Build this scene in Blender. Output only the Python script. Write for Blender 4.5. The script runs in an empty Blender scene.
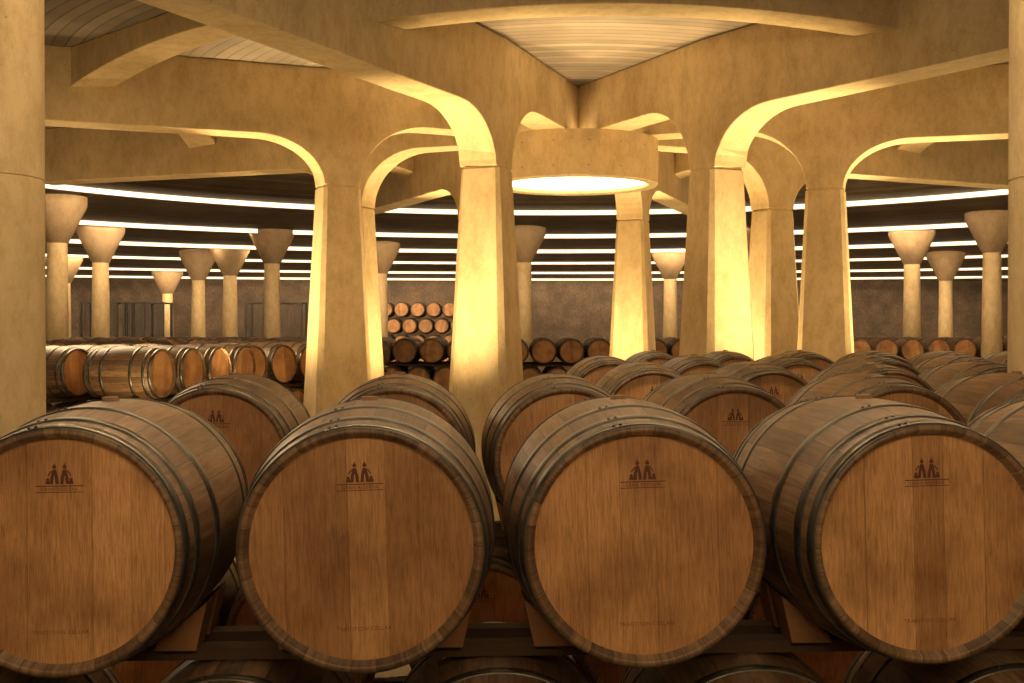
import bpy, bmesh, math, random
from mathutils import Vector, Matrix
random.seed(7)
EYE=2.35
TH=math.atan(60/1200)
cT,sT=math.cos(TH),math.sin(TH)
def c2w(X,Z): return (X*cT+Z*sT, Z*cT-X*sT)
CX,CY=c2w(0.95,18.4)
RC=3.75
scene=bpy.context.scene
scene.view_settings.view_transform='Standard'

# ------------------------------------------------------------ materials
def newmat(name):
    m=bpy.data.materials.new(name); m.use_nodes=True
    nt=m.node_tree; b=nt.nodes['Principled BSDF']
    return m,nt,b
def N(nt,t,**kw):
    n=nt.nodes.new(t)
    for k,v in kw.items():
        if k in n.inputs: n.inputs[k].default_value=v
        else: setattr(n,k,v)
    return n
def ramp(nt,stops):
    r=nt.nodes.new('ShaderNodeValToRGB')
    el=r.color_ramp.elements
    while len(el)<len(stops): el.new(0.5)
    for e,(p,c) in zip(el,stops):
        e.position=p; e.color=(*c,1)
    return r
def mix(nt,fac,a,b,mode='MIX'):
    n=nt.nodes.new('ShaderNodeMix'); n.data_type='RGBA'; n.blend_type=mode
    for inp,v in ((n.inputs[0],fac),(n.inputs[6],a),(n.inputs[7],b)):
        if hasattr(v,'is_output'): nt.links.new(v,inp)
        elif isinstance(v,tuple): inp.default_value=(*v,1)
        else: inp.default_value=v
    return n.outputs[2]
def math_(nt,op,a,b=None):
    n=nt.nodes.new('ShaderNodeMath'); n.operation=op
    for i,v in enumerate((a,b)):
        if v is None: continue
        if hasattr(v,'is_output'): nt.links.new(v,n.inputs[i])
        else: n.inputs[i].default_value=v
    return n.outputs[0]

def concrete(name,c1,c2,scale=1.0,rough=.8,holes=.5,mott=(.74,.70,.62)):
    m,nt,b=newmat(name)
    tc=N(nt,'ShaderNodeTexCoord')
    n1=N(nt,'ShaderNodeTexNoise'); n1.inputs['Scale'].default_value=.7*scale; n1.inputs['Detail'].default_value=6; n1.inputs['Roughness'].default_value=.5
    nt.links.new(tc.outputs['Object'],n1.inputs['Vector'])
    r=ramp(nt,[(.34,c2),(.64,c1)]); nt.links.new(n1.outputs[0],r.inputs[0])
    mp=N(nt,'ShaderNodeMapping'); mp.inputs['Scale'].default_value=(1.6,1.6,.9)
    nt.links.new(tc.outputs['Object'],mp.inputs[0])
    n2=N(nt,'ShaderNodeTexNoise'); n2.inputs['Scale'].default_value=3*scale; n2.inputs['Detail'].default_value=12; n2.inputs['Roughness'].default_value=.82
    nt.links.new(mp.outputs[0],n2.inputs['Vector'])
    r2=ramp(nt,[(.36,mott),(.56,(1,1,1))]); nt.links.new(n2.outputs[0],r2.inputs[0])
    c=mix(nt,1.0,r.outputs[0],r2.outputs[0],'MULTIPLY')
    v=N(nt,'ShaderNodeTexVoronoi'); v.inputs['Scale'].default_value=7
    nt.links.new(tc.outputs['Object'],v.inputs['Vector'])
    r3=ramp(nt,[(.03,(.42,.38,.32)),(.065,(1,1,1))]); nt.links.new(v.outputs['Distance'],r3.inputs[0])
    c=mix(nt,holes,c,r3.outputs[0],'MULTIPLY')
    nt.links.new(c,b.inputs['Base Color'])
    b.inputs['Roughness'].default_value=rough
    n3=N(nt,'ShaderNodeTexNoise'); n3.inputs['Scale'].default_value=18; n3.inputs['Detail'].default_value=8
    nt.links.new(tc.outputs['Object'],n3.inputs['Vector'])
    bp=N(nt,'ShaderNodeBump'); bp.inputs['Strength'].default_value=.2; bp.inputs['Distance'].default_value=.015
    nt.links.new(n3.outputs[0],bp.inputs['Height']); nt.links.new(bp.outputs[0],b.inputs['Normal'])
    return m
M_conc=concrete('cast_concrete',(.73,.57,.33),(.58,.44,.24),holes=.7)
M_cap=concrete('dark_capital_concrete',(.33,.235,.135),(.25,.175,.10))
M_floor=concrete('polished_floor',(.22,.16,.10),(.15,.11,.065),1,.5,0)
M_wall=concrete('rough_wall',(.085,.057,.037),(.045,.030,.019),2.5,.9,.9,(.3,.28,.26))

m,nt,b=newmat('board_marked_ceiling'); M_ceil=m
geo=N(nt,'ShaderNodeNewGeometry')
mp=N(nt,'ShaderNodeMapping'); mp.inputs['Location'].default_value=(-CX,-CY,0); nt.links.new(geo.outputs['Position'],mp.inputs[0])
mul=nt.nodes.new('ShaderNodeVectorMath'); mul.operation='MULTIPLY'; mul.inputs[1].default_value=(1,1,0); nt.links.new(mp.outputs[0],mul.inputs[0])
ln=nt.nodes.new('ShaderNodeVectorMath'); ln.operation='LENGTH'; nt.links.new(mul.outputs[0],ln.inputs[0])
rr=math_(nt,'MULTIPLY',ln.outputs['Value'],6.0)
fr=math_(nt,'FRACT',rr); fl=math_(nt,'FLOOR',rr)
wn=N(nt,'ShaderNodeTexWhiteNoise'); wn.noise_dimensions='1D'; nt.links.new(fl,wn.inputs['W'])
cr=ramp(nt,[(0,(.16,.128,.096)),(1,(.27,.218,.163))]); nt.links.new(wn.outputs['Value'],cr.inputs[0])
gap=ramp(nt,[(.05,(.42,.38,.35)),(.17,(1,1,1))]); nt.links.new(fr,gap.inputs[0])
c=mix(nt,1.0,cr.outputs[0],gap.outputs[0],'MULTIPLY')
no=N(nt,'ShaderNodeTexNoise'); no.inputs['Scale'].default_value=1.2; no.inputs['Detail'].default_value=6; nt.links.new(geo.outputs['Position'],no.inputs['Vector'])
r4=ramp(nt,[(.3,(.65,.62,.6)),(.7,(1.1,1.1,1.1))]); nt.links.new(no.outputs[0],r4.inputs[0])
c=mix(nt,1.0,c,r4.outputs[0],'MULTIPLY')
nt.links.new(c,b.inputs['Base Color']); b.inputs['Roughness'].default_value=.75

def wood(name,mode,lo,hi,count,joint):
    m,nt,b=newmat(name)
    uv=N(nt,'ShaderNodeUVMap'); uv.uv_map='UVMap'
    sep=N(nt,'ShaderNodeSeparateXYZ'); nt.links.new(uv.outputs[0],sep.inputs[0])
    oi=N(nt,'ShaderNodeObjectInfo')
    ru=math_(nt,'MULTIPLY',oi.outputs['Random'],37.0)
    u=math_(nt,'MULTIPLY',sep.outputs[0],count)
    if mode=='head':
        sn=math_(nt,'SINE',math_(nt,'ADD',math_(nt,'MULTIPLY',u,1.9),ru))
        u=math_(nt,'ADD',u,math_(nt,'MULTIPLY',sn,.22))
    fl=math_(nt,'FLOOR',u); fr=math_(nt,'FRACT',u)
    wn=N(nt,'ShaderNodeTexWhiteNoise'); wn.noise_dimensions='1D'
    nt.links.new(math_(nt,'ADD',fl,ru),wn.inputs['W'])
    cr=ramp(nt,[(0,lo),(1,hi)]); nt.links.new(wn.outputs['Value'],cr.inputs[0])
    cmb=N(nt,'ShaderNodeCombineXYZ')
    nt.links.new(math_(nt,'MULTIPLY',sep.outputs[0],210 if mode=='head' else 4),cmb.inputs[0])
    nt.links.new(math_(nt,'MULTIPLY',sep.outputs[1],14 if mode=='head' else 7),cmb.inputs[1])
    nt.links.new(math_(nt,'ADD',fl,ru),cmb.inputs[2])
    g=N(nt,'ShaderNodeTexNoise'); g.inputs['Scale'].default_value=1; g.inputs['Detail'].default_value=7; g.inputs['Roughness'].default_value=.7
    g.inputs['Distortion'].default_value=.5
    nt.links.new(cmb.outputs[0],g.inputs['Vector'])
    gr=ramp(nt,[(.30,(.55,.50,.45)),(.60,(1.08,1.08,1.08))]); nt.links.new(g.outputs[0],gr.inputs[0])
    c=mix(nt,1.0,cr.outputs[0],gr.outputs[0],'MULTIPLY')
    st=N(nt,'ShaderNodeTexNoise'); st.inputs['Scale'].default_value=5; st.inputs['Detail'].default_value=6
    cmb2=N(nt,'ShaderNodeCombineXYZ'); nt.links.new(sep.outputs[0],cmb2.inputs[0]); nt.links.new(sep.outputs[1],cmb2.inputs[1]); nt.links.new(ru,cmb2.inputs[2])
    nt.links.new(cmb2.outputs[0],st.inputs['Vector'])
    sr=ramp(nt,[(.3,(.55,.48,.42)),(.6,(1,1,1))]); nt.links.new(st.outputs[0],sr.inputs[0])
    c=mix(nt,.9,c,sr.outputs[0],'MULTIPLY')
    a=math_(nt,'ABSOLUTE',math_(nt,'SUBTRACT',fr,.5))
    jr=ramp(nt,[(.465 if mode!='head' else .485,(1,1,1)),(.498,(.28,.22,.18))]); nt.links.new(a,jr.inputs[0])
    c=mix(nt,joint,c,jr.outputs[0],'MULTIPLY')
    tint=ramp(nt,[(0,(.74,.69,.62)),(.5,(1,.98,.95)),(1,(.88,.82,.75))]); nt.links.new(oi.outputs['Random'],tint.inputs[0])
    c=mix(nt,1.0,c,tint.outputs[0],'MULTIPLY')
    nt.links.new(c,b.inputs['Base Color']); b.inputs['Roughness'].default_value=.5
    bp=N(nt,'ShaderNodeBump'); bp.inputs['Strength'].default_value=.3; bp.inputs['Distance'].default_value=.003
    nt.links.new(g.outputs[0],bp.inputs['Height']); nt.links.new(bp.outputs[0],b.inputs['Normal'])
    return m
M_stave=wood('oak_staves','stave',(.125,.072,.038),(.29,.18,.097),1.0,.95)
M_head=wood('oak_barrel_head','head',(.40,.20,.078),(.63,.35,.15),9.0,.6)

m,nt,b=newmat('galvanised_hoop'); M_hoop=m
tc=N(nt,'ShaderNodeTexCoord'); no=N(nt,'ShaderNodeTexNoise'); no.inputs['Scale'].default_value=9; no.inputs['Detail'].default_value=6
nt.links.new(tc.outputs['Object'],no.inputs['Vector'])
r=ramp(nt,[(.35,(.05,.043,.035)),(.65,(.15,.137,.115))]); nt.links.new(no.outputs[0],r.inputs[0])
nt.links.new(r.outputs[0],b.inputs['Base Color']); b.inputs['Metallic'].default_value=.75; b.inputs['Roughness'].default_value=.38
def plain(name,col,rough=.7,metal=0):
    m,nt,b=newmat(name)
    tc=N(nt,'ShaderNodeTexCoord'); no=N(nt,'ShaderNodeTexNoise'); no.inputs['Scale'].default_value=8; no.inputs['Detail'].default_value=5
    nt.links.new(tc.outputs['Object'],no.inputs['Vector'])
    r=ramp(nt,[(.3,tuple(x*.7 for x in col)),(.7,col)]); nt.links.new(no.outputs[0],r.inputs[0])
    nt.links.new(r.outputs[0],b.inputs['Base Color']); b.inputs['Roughness'].default_value=rough; b.inputs['Metallic'].default_value=metal
    return m
M_ink=plain('branded_ink',(.12,.030,.016))
M_ink2=plain('faded_ink',(.17,.06,.025))
M_rail=plain('old_timber',(.085,.045,.022),.85)
M_chock=plain('oak_chock',(.36,.165,.065))
M_bung=plain('silicone_bung',(.3,.18,.09))
M_steel=plain('dark_steel',(.16,.13,.11),.4,.9)
M_cage=plain('galvanised_mesh',(.05,.042,.035),.5,.4)
def emis(name,col,s):
    m=bpy.data.materials.new(name); m.use_nodes=True; nt=m.node_tree
    nt.nodes.remove(nt.nodes['Principled BSDF'])
    e=N(nt,'ShaderNodeEmission'); e.inputs[0].default_value=(*col,1); e.inputs[1].default_value=s
    nt.links.new(e.outputs[0],nt.nodes['Material Output'].inputs[0]); return m
M_strip=emis('led_strip',(1,.76,.45),2.6)
M_cove_fill=emis('added_cove_fill',(1,.72,.41),150)  # hidden emitter added behind each lip to brighten the ceiling beyond
M_disc=emis('skylight_diffuser',(1,.80,.45),6)

# ------------------------------------------------------------ helpers
def link(me,name,loc=(0,0,0),rot=(0,0,0),parent=None,mats=None):
    o=bpy.data.objects.new(name,me); scene.collection.objects.link(o)
    o.location=loc; o.rotation_euler=rot
    if parent: o.parent=parent
    return o
def mesh(name,verts,faces,mats,fm=None,smooth=False,recalc=True):
    me=bpy.data.meshes.new(name); me.from_pydata(verts,[],faces)
    for mm in mats: me.materials.append(mm)
    if fm:
        for p,i in zip(me.polygons,fm): p.material_index=i
    if smooth:
        for p in me.polygons: p.use_smooth=True
    if recalc:
        bm=bmesh.new(); bm.from_mesh(me); bmesh.ops.recalc_face_normals(bm,faces=bm.faces); bm.to_mesh(me); bm.free()
    me.update(); return me
class MB:
    def __init__(s): s.v=[];s.f=[];s.m=[]
    def add(s,vs,fs,mi=0):
        o=len(s.v); s.v+=vs; s.f+=[tuple(i+o for i in f) for f in fs]; s.m+=[mi]*len(fs)
    def box(s,x0,x1,y0,y1,z0,z1,mi=0,tf=None):
        vs=[(x,y,z) for z in (z0,z1) for y in (y0,y1) for x in (x0,x1)]
        if tf: vs=[tf(v) for v in vs]
        s.add(vs,[(0,1,3,2),(4,6,7,5),(0,4,5,1),(1,5,7,3),(3,7,6,2),(2,6,4,0)],mi)
    def loft(s,pts,fn,w,mi=0):
        vs=[];n=len(pts)
        for r,lo,hi in pts:
            vs+=[fn(r,lo,-w/2),fn(r,hi,-w/2),fn(r,hi,w/2),fn(r,lo,w/2)]
        fs=[(0,1,2,3),(4*n-1,4*n-2,4*n-3,4*n-4)]
        for k in range(n-1):
            for q in range(4): fs.append((k*4+q,k*4+4+q,k*4+4+(q+1)%4,k*4+(q+1)%4))
        s.add(vs,fs,mi)
    def mesh(s,name,mats,smooth=False): return mesh(name,s.v,s.f,mats,s.m,smooth)
def bevel(o,w,seg=2):
    b=o.modifiers.new('bevel','BEVEL'); b.width=w; b.segments=seg; b.limit_method='ANGLE'; b.angle_limit=math.radians(50)

# ------------------------------------------------------------ barrel mesh
def make_barrel(name,seg=72,detail=True):
    L=.95; Rb=.345; Re=.303
    def R(y): t=(y-L/2)/(L/2); return Rb-(Rb-Re)*abs(t)**2.0
    bm=bmesh.new(); uvl=bm.loops.layers.uv.new('UVMap')
    def ringset(prof,mat):
        rings=[]
        for (y,r) in prof:
            rings.append([bm.verts.new((r*math.cos(2*math.pi*i/seg),y,r*math.sin(2*math.pi*i/seg))) for i in range(seg)])
        for a in range(len(prof)-1):
            for i in range(seg):
                j=(i+1)%seg
                f=bm.faces.new((rings[a][i],rings[a][j],rings[a+1][j],rings[a+1][i]))
                f.material_index=mat; f.smooth=True
                us=(i,i+1,i+1,i); ys=(prof[a][0],prof[a][0],prof[a+1][0],prof[a+1][0])
                for l,u_,y_ in zip(f.loops,us,ys): l[uvl].uv=(u_/seg*30,y_)
        return rings
    ny=14 if detail else 8
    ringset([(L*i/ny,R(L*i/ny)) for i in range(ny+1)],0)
    for side in (0,1):
        def Y(y): return y if side==0 else L-y
        ringset([(Y(0),R(0)),(Y(-.0015),R(0)-.010)],0)
        ringset([(Y(-.0015),R(0)-.010),(Y(.0),R(0)-.015)],0)
        ringset([(Y(0),R(0)-.015),(Y(.028),R(0)-.024)],0)
        ri=R(0)-.024; yh=Y(.028)
        f=bm.faces.new([bm.verts.new((ri*math.cos(2*math.pi*i/seg),yh,ri*math.sin(2*math.pi*i/seg))) for i in range(seg)])
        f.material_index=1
        for l in f.loops: l[uvl].uv=(l.vert.co.x+.5,l.vert.co.z)
        for (a,b_) in ((.003,.042),(.085,.120),(.250,.288)):
            t=.0035
            prof=[(Y(a),R(a)-.001),(Y(a),R(a)+t),(Y((a+b_)/2),R((a+b_)/2)+t+.0005),(Y(b_),R(b_)+t),(Y(b_),R(b_)-.001)]
            for k in range(4): ringset(prof[k:k+2],2)
            if detail:
                for da in (0,3.2):
                    ang=math.radians(100+da)
                    rr=R((a+b_)/2)+t
                    mt=Matrix.Translation((rr*math.cos(ang),Y((a+b_)/2),rr*math.sin(ang)))
                    r=bmesh.ops.create_uvsphere(bm,u_segments=8,v_segments=5,radius=.005,matrix=mt)
                    for v in r['verts']:
                        for ff in v.link_faces: ff.material_index=2
    r=bmesh.ops.create_cone(bm,cap_ends=True,segments=20,radius1=.026,radius2=.022,depth=.016,matrix=Matrix.Translation((0,L/2,Rb+.002)))
    for v in r['verts']:
        for ff in v.link_faces: ff.material_index=4
    if detail:
        yf=.0275
        def poly(pts,mi=3):
            f=bm.faces.new([bm.verts.new((x,yf,z)) for x,z in pts]); f.material_index=mi
        z0=.165
        def disc(cx,cz,r,mi=3): poly([(cx+r*math.cos(2*math.pi*k/10),cz+r*math.sin(2*math.pi*k/10)) for k in range(10)],mi)
        for k in (-1,1):
            cx=k*.0125
            poly([(cx-.011,z0),(cx-.0095,z0+.016),(cx-.0065,z0+.028),(cx-.0045,z0+.036),(cx+.0045,z0+.036),(cx+.0065,z0+.028),(cx+.0095,z0+.016),(cx+.011,z0),(cx+.003,z0),(cx+.001,z0+.02),(cx-.001,z0+.02),(cx-.003,z0)])
            disc(cx,z0+.0425,.0052)
            poly([(cx-.002,z0+.046),(cx+.002,z0+.046),(cx,z0+.054)])
            poly([(cx+k*.006,z0+.031),(cx+k*.015,z0+.019),(cx+k*.017,z0+.021),(cx+k*.008,z0+.034)])
            poly([(k*.0285-.006,z0),(k*.0285+.006,z0),(k*.0285+.0045,z0+.009),(k*.0285-.0045,z0+.009)])
            disc(k*.0285,z0+.0115,.004)
        for (w,zz,t) in ((.058,z0-.006,.0025),(.058,z0-.021,.0018)):
            poly([(-w,zz),(w,zz),(w,zz+t),(-w,zz+t)])
        def txt(s,size,z,mi):
            cu=bpy.data.curves.new('t','FONT'); cu.body=s; cu.size=size; cu.align_x='CENTER'; cu.space_character=1.15
            o=bpy.data.objects.new('t',cu); scene.collection.objects.link(o)
            dg=bpy.context.evaluated_depsgraph_get(); me=o.evaluated_get(dg).to_mesh()
            vs=[bm.verts.new((v.co.x,yf,z+v.co.y)) for v in me.vertices]
            for p in me.polygons:
                try:
                    f=bm.faces.new([vs[i] for i in p.vertices]); f.material_index=mi
                except ValueError: pass
            o.evaluated_get(dg).to_mesh_clear(); bpy.data.objects.remove(o)
        txt('GRAN RESERVA',.0115,z0-.0165,3)
        txt('TRADITION CELLAR',.0135,-.205,5)
    bmesh.ops.remove_doubles(bm,verts=[v for v in bm.verts],dist=.00001)
    me=bpy.data.meshes.new(name)
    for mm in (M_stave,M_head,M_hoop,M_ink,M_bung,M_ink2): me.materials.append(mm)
    bmesh.ops.recalc_face_normals(bm,faces=bm.faces)
    bm.to_mesh(me); bm.free()
    return me
ME_B=make_barrel('wine_barrel_mesh')
ME_LO=make_barrel('wine_barrel_far_mesh',36,False)

AX=[EYE-.545,EYE-1.27,EYE-1.995]
def barrel(x,y,z,rz=0,roll=0,me=None,parent=None,name='wine_barrel'):
    o=bpy.data.objects.new(name,me or ME_B); scene.collection.objects.link(o)
    o.matrix_world=Matrix.Translation((x,y,z))@Matrix.Rotation(rz,4,'Z')@Matrix.Rotation(roll,4,'Y')
    if parent: o.parent=parent
    return o
def rails(xs,y,axis,last):
    mb=MB(); zt=axis-.3455
    for yy in (.40,.58):
        mb.box(min(xs)-.32,max(xs)+.32,y+yy,y+yy+.07,(0 if last else axis-.3795),zt,0)
        for x in xs:
            for s in (-1,1):
                pts=[(.14,zt-axis),(.255,zt-axis),(.285,-.212),(.262,-.230),(.15,-.3225)]
                vs=[(x+s*a,y+yy-.03,axis+b_) for a,b_ in pts]+[(x+s*a,y+yy+.09,axis+b_) for a,b_ in pts]
                mb.add(vs,[(0,1,2,3,4),(9,8,7,6,5)]+[(i,(i+1)%5,5+(i+1)%5,5+i) for i in range(5)],1)
    link(mb.mesh('support_rail',[M_rail,M_chock]),'barrel_support_rail')

def row(y,xs):
    for li in range(3):
        off=0 if li!=1 else .355
        X=[x+off for x in xs]
        if li==1: X=[X[0]-.71]+X
        for x in X:
            barrel(x,y+random.uniform(-.02,.02),AX[li],random.uniform(-1,1)*math.radians(.8),random.uniform(-1,1)*math.radians(1.8))
        rails(X,y,AX[li],li==2)
row(3.0,[-1.69,-.965,-.225,.487,1.222,1.93])
row(4.95,[-.97,-.24,.48,1.19,1.90,2.61])
row(6.95,[1.18,1.89,2.60,3.31,4.02])
row(8.85,[1.18,1.89,2.60,3.31,4.02,4.73])
row(10.8,[1.89,2.60,3.31,4.02,4.73,5.44])

RY=(.20,.66)
def stack(X,Z,ang,nl,nd,layers=3,pitch=.71,dp=1.05,name='barrel_stack'):
    wx,wy=c2w(X,Z)
    e=bpy.data.objects.new(name,None); scene.collection.objects.link(e); e.location=(wx,wy,0); e.rotation_euler=(0,0,ang)
    e.empty_display_size=.3
    for li in range(layers):
        ax=AX[2]+.725*li
        n=nl if li%2==0 else nl-1
        xs=[i*pitch+(0 if li%2==0 else pitch/2) for i in range(n)]
        for d in range(nd):
            for x in xs:
                o=bpy.data.objects.new('barrel',ME_LO); scene.collection.objects.link(o); o.parent=e
                o.location=(x,d*dp+random.uniform(-.02,.02),ax); o.rotation_euler=(0,random.uniform(-.2,.2),random.uniform(-.02,.02))
            mb=MB(); zt=ax-.3385
            for yy in RY:
                mb.box(min(xs)-.3,max(xs)+.3,d*dp+yy,d*dp+yy+.09,zt-(.048 if li else .016),zt)
            ro=link(mb.mesh('rail',[M_rail]),'rail'); ro.parent=e
    return e
stack(-4.35,15.0,math.radians(72),4,1)
stack(-5.6,15.5,math.radians(68),4,1)
stack(-4.0,18.6,math.radians(58),4,1)
stack(-5.9,22.2,math.radians(-16),4,2)
stack(-6.2,25.5,math.radians(-14),5,2)
stack(-10.8,25,math.radians(-10),5,2)
stack(-14.5,33.5,-TH,13,3)
stack(-4.2,31.0,-TH,5,3)
stack(.1,30.5,-TH,8,3)
stack(6.6,32.5,-TH,14,3)
stack(-5.6,53,-TH,6,2,layers=5,name='barrel_stack')

# ------------------------------------------------------------ ceiling
def HC(r):
    if r<10: return 3.6
    if r<12.3: return 3.6-.5*(r-10)/2.3
    return max(2.3,3.1-.0185*(r-12.3))
X0,X1,Y0,Y1=-30.,34.,-5.,62.
AB=[(12.7,12.7),(19.0,19.0),(24.8,24.6),(31.5,30.5),(40.5,36.5),(50,41.5),(70,60)]
def rad(i,ph):
    a,b_=AB[i]; return 1/math.sqrt((math.cos(ph)/a)**2+(math.sin(ph)/b_)**2)
NP=180
RISE=.22
cv=[];cf=[]
def pt(r,ph,h): return (CX+r*math.cos(ph),CY+r*math.sin(ph),EYE+h)
def inside(p,mg=.3): return X0-mg<=p[0]<=X1+mg and Y0-mg<=p[1]<=Y1+mg
def band(fa,n):
    for k in range(NP):
        p0=2*math.pi*k/NP; p1=2*math.pi*(k+1)/NP
        for s in range(n):
            q=[pt(*(lambda v,ph:(v[0],ph,v[1]))(fa(t,ph),ph)) for t,ph in ((s/n,p0),((s+1)/n,p0),((s+1)/n,p1),(s/n,p1))]
            if not all(inside(v) for v in q):
                if not any(inside(v,0) for v in q): continue
                q=[(min(max(v[0],X0-.25),X1+.25),min(max(v[1],Y0-.25),Y1+.25),v[2]) for v in q]
            o=len(cv); cv.extend(q); cf.append((o,o+1,o+2,o+3))
def f0(t,ph): r=.05+t*9.95; return r,3.6
def f1(t,ph): r=10+t*2.7; return r,HC(r)
band(f0,10); band(f1,4)
for i in range(len(AB)-1):
    def fb(t,ph,i=i):
        ra,rb=rad(i,ph),rad(i+1,ph)
        ha=HC(ra)+RISE; hb=HC(rb)
        return ra+.12+(rb-ra-.12)*t, ha+(hb-ha)*t
    band(fb,7)
me=mesh('ceiling',cv,cf,[M_ceil],recalc=False)
bm=bmesh.new(); bm.from_mesh(me); bmesh.ops.remove_doubles(bm,verts=bm.verts,dist=.001); bmesh.ops.recalc_face_normals(bm,faces=bm.faces); bm.to_mesh(me); bm.free()
link(me,'ceiling')
mb=MB(); mb.box(X0,X1,Y0,Y1,-.2,0); link(mb.mesh('floor',[M_floor]),'floor')
for nm,bx in (('wall_back',(X0,X1,Y1,Y1+.3)),('wall_front',(X0,X1,Y0-.3,Y0)),('wall_left',(X0-.3,X0,Y0,Y1)),('wall_right',(X1,X1+.3,Y0,Y1))):
    mb=MB(); mb.box(*bx,0,6.0); link(mb.mesh(nm,[M_wall]),nm)
for i in range(len(AB)-1):
    mb=MB()
    hh_=.115 if i<3 else .085
    for k in range(NP):
        q=[]
        for ph in (2*math.pi*k/NP,2*math.pi*(k+1)/NP):
            r=rad(i,ph); h=HC(r)
            sec=[(r-.02,h+.01),(r-.02,h-.0),(r-.02,h-hh_),(r-.02,h-hh_-.012),(r+.12,h-hh_-.012),(r+.12,h+.10),(r+.12,h+.18),(r+.12,h+RISE+.02)]
            q.append([pt(a,ph,hh) for a,hh in sec])
        if not all(inside(v,-.05) for s in q for v in s): continue
        vs=q[0]+q[1]; n=8
        for s,mi in enumerate((0,1,0,0,0,2,0)):
            mb.add([vs[s],vs[s+1],vs[n+s+1],vs[n+s]],[(0,1,2,3)],mi)
    me=mesh('cove_light',mb.v,mb.f,[M_conc,M_strip,M_cove_fill],mb.m,recalc=False)
    bm=bmesh.new(); bm.from_mesh(me); bmesh.ops.remove_doubles(bm,verts=bm.verts,dist=.0005); bmesh.ops.recalc_face_normals(bm,faces=bm.faces); bm.to_mesh(me); bm.free()
    link(me,'cove_light')

# ------------------------------------------------------------ central octagonal vault
radial=[math.radians(-90-22.5-45*i) for i in range(8)]
outdir=list(radial)
outdir[0]=math.radians(-90-28); outdir[7]=math.radians(-90+30-360)
outdir[1]=math.radians(-90-71); outdir[6]=math.radians(-90+70-360)
def mapper(i):
    a=radial[i]; b_=outdir[i]
    cx,cy=CX+RC*math.cos(a),CY+RC*math.sin(a)
    def fn(r,h,t):
        rr=r-RC
        d=a if rr<0 else b_
        dp=a if rr<-.3 else (b_ if rr>.3 else (a+b_)/2)
        return (cx+rr*math.cos(d)-t*math.sin(dp),cy+rr*math.sin(d)+t*math.cos(dp),EYE+h)
    return fn
HI=2.0
for i in range(8):
    mb=MB()
    def ring(h,hr,ht,c):
        pts=[(-hr+c,-ht),(hr-c,-ht),(hr,-ht+c),(hr,ht-c),(hr-c,ht),(-hr+c,ht),(-hr,ht-c),(-hr,-ht+c)]
        a=radial[i]; cx,cy=CX+RC*math.cos(a),CY+RC*math.sin(a)
        return [(cx+r*math.cos(a)-t*math.sin(a),cy+r*math.sin(a)+t*math.cos(a),EYE+h) for r,t in pts]
    lv=[(-EYE,.47,.45,.10),(HI-.03,.262,.25,.045),(HI-.025,.25,.238,.045),(HI,.25,.238,.045)]
    vs=[]
    for l in lv: vs+=ring(*l)
    fs=[tuple(range(8))[::-1],tuple(range(24,32))]
    for k in range(3):
        for q in range(8): fs.append((k*8+q,k*8+(q+1)%8,k*8+8+(q+1)%8,k*8+8+q))
    mb.add(vs,fs)
    link(mb.mesh('column',[M_conc]),'concrete_column')
mb=MB(); TOP=3.6
for i in range(8):
    fn=mapper(i); pts=[(.35,2.88,TOP)]
    n=14
    for k in range(n+1):
        t=math.pi/2*k/n; pts.append((RC-.255-1.0*(1-math.sin(t)),HI+.88*math.cos(t),TOP))
    pts.append((RC,HI,TOP))
    for k in range(n+1):
        t=math.pi/2*k/n; pts.append((RC+.255+.9*(1-math.cos(t)),HI+.65*math.sin(t),TOP))
    pts+=[(10.0,2.65,3.6),(12.2,2.98,3.13)]
    mb.loft(pts,fn,.49)
for i in range(8):
    j=(i+1)%8
    R_={0:7.1,6:7.1}.get(i,6.6)
    p=Vector(mapper(i)(R_,0,0)); q=Vector(mapper(j)(R_,0,0)); d=(q-p); L=d.length; d.normalize(); nn=Vector((-d.y,d.x,0))
    def fn(r,h,t): 
        v=p+d*r+nn*t; return (v.x,v.y,EYE+h)
    s0,s1=.1,L-.1
    pts=[(s0+(s1-s0)*k/32, 3.08+.24*math.sin(math.pi*k/32)**.8,TOP) for k in range(33)]
    mb.loft(pts,fn,.5)
o=link(mb.mesh('vault_beams',[M_conc]),'vault_beams'); bevel(o,.012)
RR=1.28
e=bpy.data.objects.new('ring_skylight',None); scene.collection.objects.link(e); e.location=(CX,CY,EYE)
seg=96; prof=[(RR,2.88),(RR,2.22),(RR-.02,2.2),(RR-.13,2.2),(RR-.15,2.22),(RR-.15,2.88)]
vs=[];fs=[]
for k in range(seg):
    a=2*math.pi*k/seg
    for r,h in prof: vs.append((r*math.cos(a),r*math.sin(a),h))
for k in range(seg):
    for q in range(6):
        fs.append((k*6+q,k*6+(q+1)%6,((k+1)%seg)*6+(q+1)%6,((k+1)%seg)*6+q))
o=link(mesh('ring_drum',vs,fs,[M_conc]),'ring_drum',parent=e)
mbh=MB()
for k in range(16):
    a=2*math.pi*k/16+.06
    for hh in (2.36,2.72):
        c_=Vector((RR*math.cos(a),RR*math.sin(a),hh)); t=Vector((-math.sin(a),math.cos(a),0)); o_=Vector((math.cos(a),math.sin(a),0))*.003
        vs=[tuple(c_+o_+t*.012*math.cos(b_)+Vector((0,0,.012*math.sin(b_)))) for b_ in [2*math.pi*z/10 for z in range(10)]]
        mbh.add(vs,[tuple(range(10))])
link(mbh.mesh('tie_holes',[M_cap]),'tie_holes',parent=e)
vs=[((RR-.152)*math.cos(2*math.pi*k/64),(RR-.152)*math.sin(2*math.pi*k/64),2.27) for k in range(64)]
link(mesh('diffuser',vs,[tuple(range(64))],[M_disc]),'diffuser',parent=e)

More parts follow.
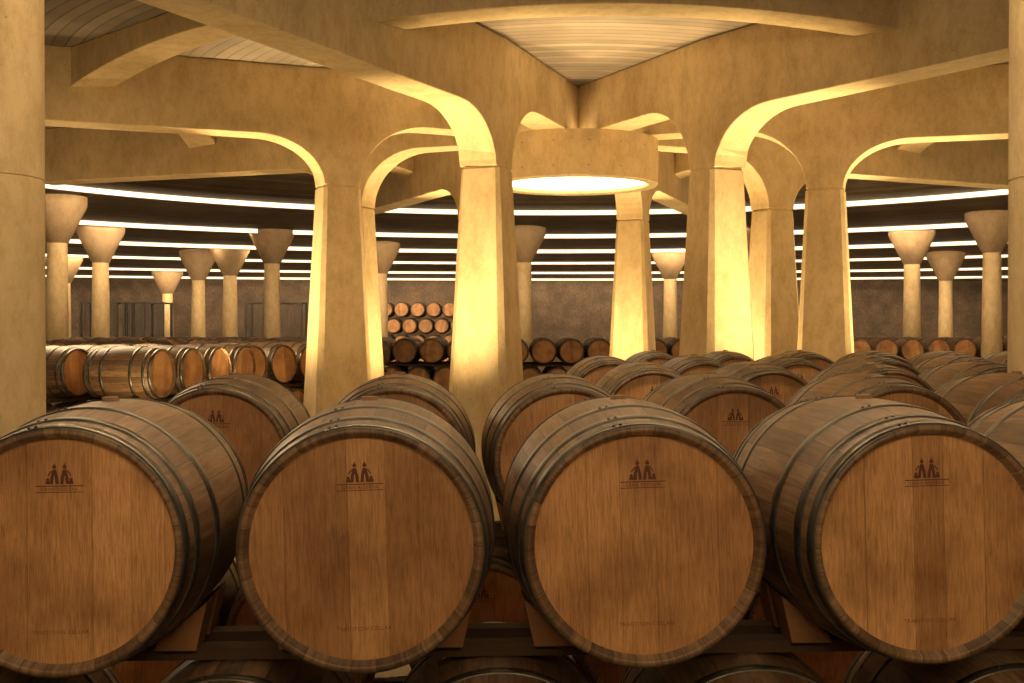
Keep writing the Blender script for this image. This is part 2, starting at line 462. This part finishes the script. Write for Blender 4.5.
# ------------------------------------------------------------ far mushroom columns
def mush(X,Z):
    wx,wy=c2w(X,Z); H=EYE+HC(math.hypot(wx-CX,wy-CY))
    prof=[(.30,0),(.23,H-1.0),(.23,H-.98),(.26,H-.96),(.68,H-.10),(.68,H+.12)]
    seg=32; vs=[];fs=[];fm=[]
    for r,h in prof:
        for k in range(seg): vs.append((r*math.cos(2*math.pi*k/seg),r*math.sin(2*math.pi*k/seg),h))
    for q in range(5):
        for k in range(seg):
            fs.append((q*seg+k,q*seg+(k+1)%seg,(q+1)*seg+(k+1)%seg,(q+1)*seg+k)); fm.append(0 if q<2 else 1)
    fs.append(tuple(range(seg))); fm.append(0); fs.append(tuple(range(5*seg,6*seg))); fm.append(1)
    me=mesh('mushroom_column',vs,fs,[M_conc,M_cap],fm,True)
    link(me,'mushroom_column',(wx,wy,0))
for X,Z in ((-12.0,35),(-10.8,28.5),(-15.5,54),(-11.5,44),(-9.75,41.5),(-7.2,36),(-16.8,45),(-4.5,41),(.35,36),(7.1,36),(5.8,44),(12.0,36),(15.9,44),(12.6,31.5),(-1,50),(19,38)):
    mush(X,Z)

def pillar(X,Z,r):
    wx,wy=c2w(X,Z); H=EYE+HC(math.hypot(wx-CX,wy-CY))
    prof=[(r*1.06,0),(r*1.02,EYE+.80),(r*1.005,EYE+.803),(r*1.005,EYE+.809),(r*1.02,EYE+.812),(r,H-.4),(r*1.25,H-.25),(r*1.3,H)]
    seg=64; vs=[];fs=[]
    for rr,h in prof:
        for k in range(seg): vs.append((rr*math.cos(2*math.pi*k/seg),rr*math.sin(2*math.pi*k/seg),h))
    for q in range(len(prof)-1):
        for k in range(seg): fs.append((q*seg+k,q*seg+(k+1)%seg,(q+1)*seg+(k+1)%seg,(q+1)*seg+k))
    fs.append(tuple(range(seg))); fs.append(tuple(range((len(prof)-1)*seg,len(prof)*seg)))
    o=link(mesh('round_pillar',vs,fs,[M_conc],smooth=True),'round_pillar',(wx,wy,0))
    if hasattr(o.data,'set_sharp_from_angle'): o.data.set_sharp_from_angle(angle=math.radians(40))
pillar(-2.87,6.42,.34); pillar(3.03,6.42,.34)

def cage(X,Z,w,h):
    wx,wy=c2w(X,Z); mb=MB()
    for k in range(3):
        x=k*w/2; mb.box(x-.05,x+.05,-.04,.04,0,h); mb.box(x-.05,x+.05,1.2,1.28,0,h)
    nz=9
    for k in range(nz+1):
        z=.1+(h-.1)*k/nz; mb.box(0,w,-.02,.02,z-.02,z+.02)
    for k in range(17):
        x=w*k/16; mb.box(x-.018,x+.018,-.015,.015,.1,h)
    mb.box(0,w,-.04,1.28,h-.06,h)
    link(mb.mesh('storage_cage',[M_cage]),'storage_cage',(wx,wy,0),(0,0,-TH))
cage(-17.8,49.5,1.5,3.5); cage(-16.0,49.5,1.6,3.5); cage(-11.0,49.5,2.3,3.5)

# ------------------------------------------------------------ lights
WARM=(1,.71,.33)
def spot(x,y,z,tx,ty,tz,p,ang,col=WARM,blend=.6,size=.12):
    l=bpy.data.lights.new('uplight','SPOT'); l.energy=p; l.spot_size=math.radians(ang); l.spot_blend=blend; l.color=col; l.shadow_soft_size=size
    o=bpy.data.objects.new('lamp',l); scene.collection.objects.link(o); o.location=(x,y,z)
    o.rotation_euler=(Vector((tx,ty,tz))-Vector((x,y,z))).to_track_quat('-Z','Y').to_euler()
    return o
def area(x,y,z,tx,ty,tz,p,sx,sy,col=(1,.73,.40),name='added_fill_light'):  # unseen fill lamps added for brightness, not real ceiling fixtures
    l=bpy.data.lights.new(name,'AREA'); l.shape='RECTANGLE'; l.size=sx; l.size_y=sy; l.energy=p; l.color=col
    o=bpy.data.objects.new(name,l); scene.collection.objects.link(o); o.location=(x,y,z)
    o.rotation_euler=(Vector((tx,ty,tz))-Vector((x,y,z))).to_track_quat('-Z','Y').to_euler()
    return o
def fixture(x,y):
    prof=[(.13,0),(.13,.16),(.11,.18),(.10,.15)]
    seg=20; vs=[];fs=[]
    for r,h in prof:
        for k in range(seg): vs.append((r*math.cos(2*math.pi*k/seg),r*math.sin(2*math.pi*k/seg),h))
    for q in range(3):
        for k in range(seg): fs.append((q*seg+k,q*seg+(k+1)%seg,(q+1)*seg+(k+1)%seg,(q+1)*seg+k))
    fs.append(tuple(range(seg))); fs.append(tuple(range(3*seg,4*seg)))
    return link(mesh('floor_uplight',vs,fs,[M_steel]),'floor_uplight',(x,y,0))
for i in range(8):
    fn=mapper(i)
    x,y,_=fn(RC+1.6,0,0); tx,ty,_=fn(RC+.6,0,0)
    fixture(x,y); spot(x,y,.22,tx,ty,EYE+2.4,2500,54,blend=.9)
    x,y,_=fn(RC-1.6,0,0); tx,ty,_=fn(RC-.5,0,0)
    fixture(x,y); spot(x,y,.22,tx,ty,EYE+2.4,1500,64,blend=.9)
    a=radial[i]-math.radians(22.5)
    x,y=CX+7.6*math.cos(a),CY+7.6*math.sin(a)
    if y>12.5 :
        fixture(x,y); spot(x,y,.22,CX+6.5*math.cos(a),CY+6.5*math.sin(a),EYE+3,460,130,blend=.5,size=.3)  # added flood and housing, fills the beam sides between columns
area(0.2,-3.2,5.1,.3,3.5,1.3,245,5,.8)  # added front fill from behind the camera for the barrel heads
area(.8,5.6,5.2,.8,9.8,4.5,115,5,.6)
area(.8,5.6,5.1,.8,5.8,0,55,4,1.0)  # added soft fill over the front rows
area(-6,10,5.5,-6,10.5,0,110,2,3)
area(7,10,5.5,7,10.5,0,140,2,3)
area(-6.5,19.0,4.9,-6.5,18.7,0,520,3,2)  # added fill for the left barrel field
area(9,24,4.9,9,24,0,220,3,2)
for x in (-18,-4,10,24):
    area(x,57.0,3.9,x,62,1.8,60,8,.5,name='added_wall_fill')  # unseen lamps added to brighten the back wall
w=bpy.data.worlds.new('World'); scene.world=w; w.use_nodes=True
w.node_tree.nodes['Background'].inputs[0].default_value=(.9,.6,.3,1); w.node_tree.nodes['Background'].inputs[1].default_value=.05

cam=bpy.data.cameras.new('camera'); co=bpy.data.objects.new('camera',cam); scene.collection.objects.link(co)
cam.sensor_fit='HORIZONTAL'; cam.sensor_width=36; cam.lens=36*1200/1024; cam.shift_y=-11.5/1024
cam.clip_end=200
co.location=(0,0,EYE); co.rotation_euler=(math.radians(90),0,-TH)
scene.camera=co
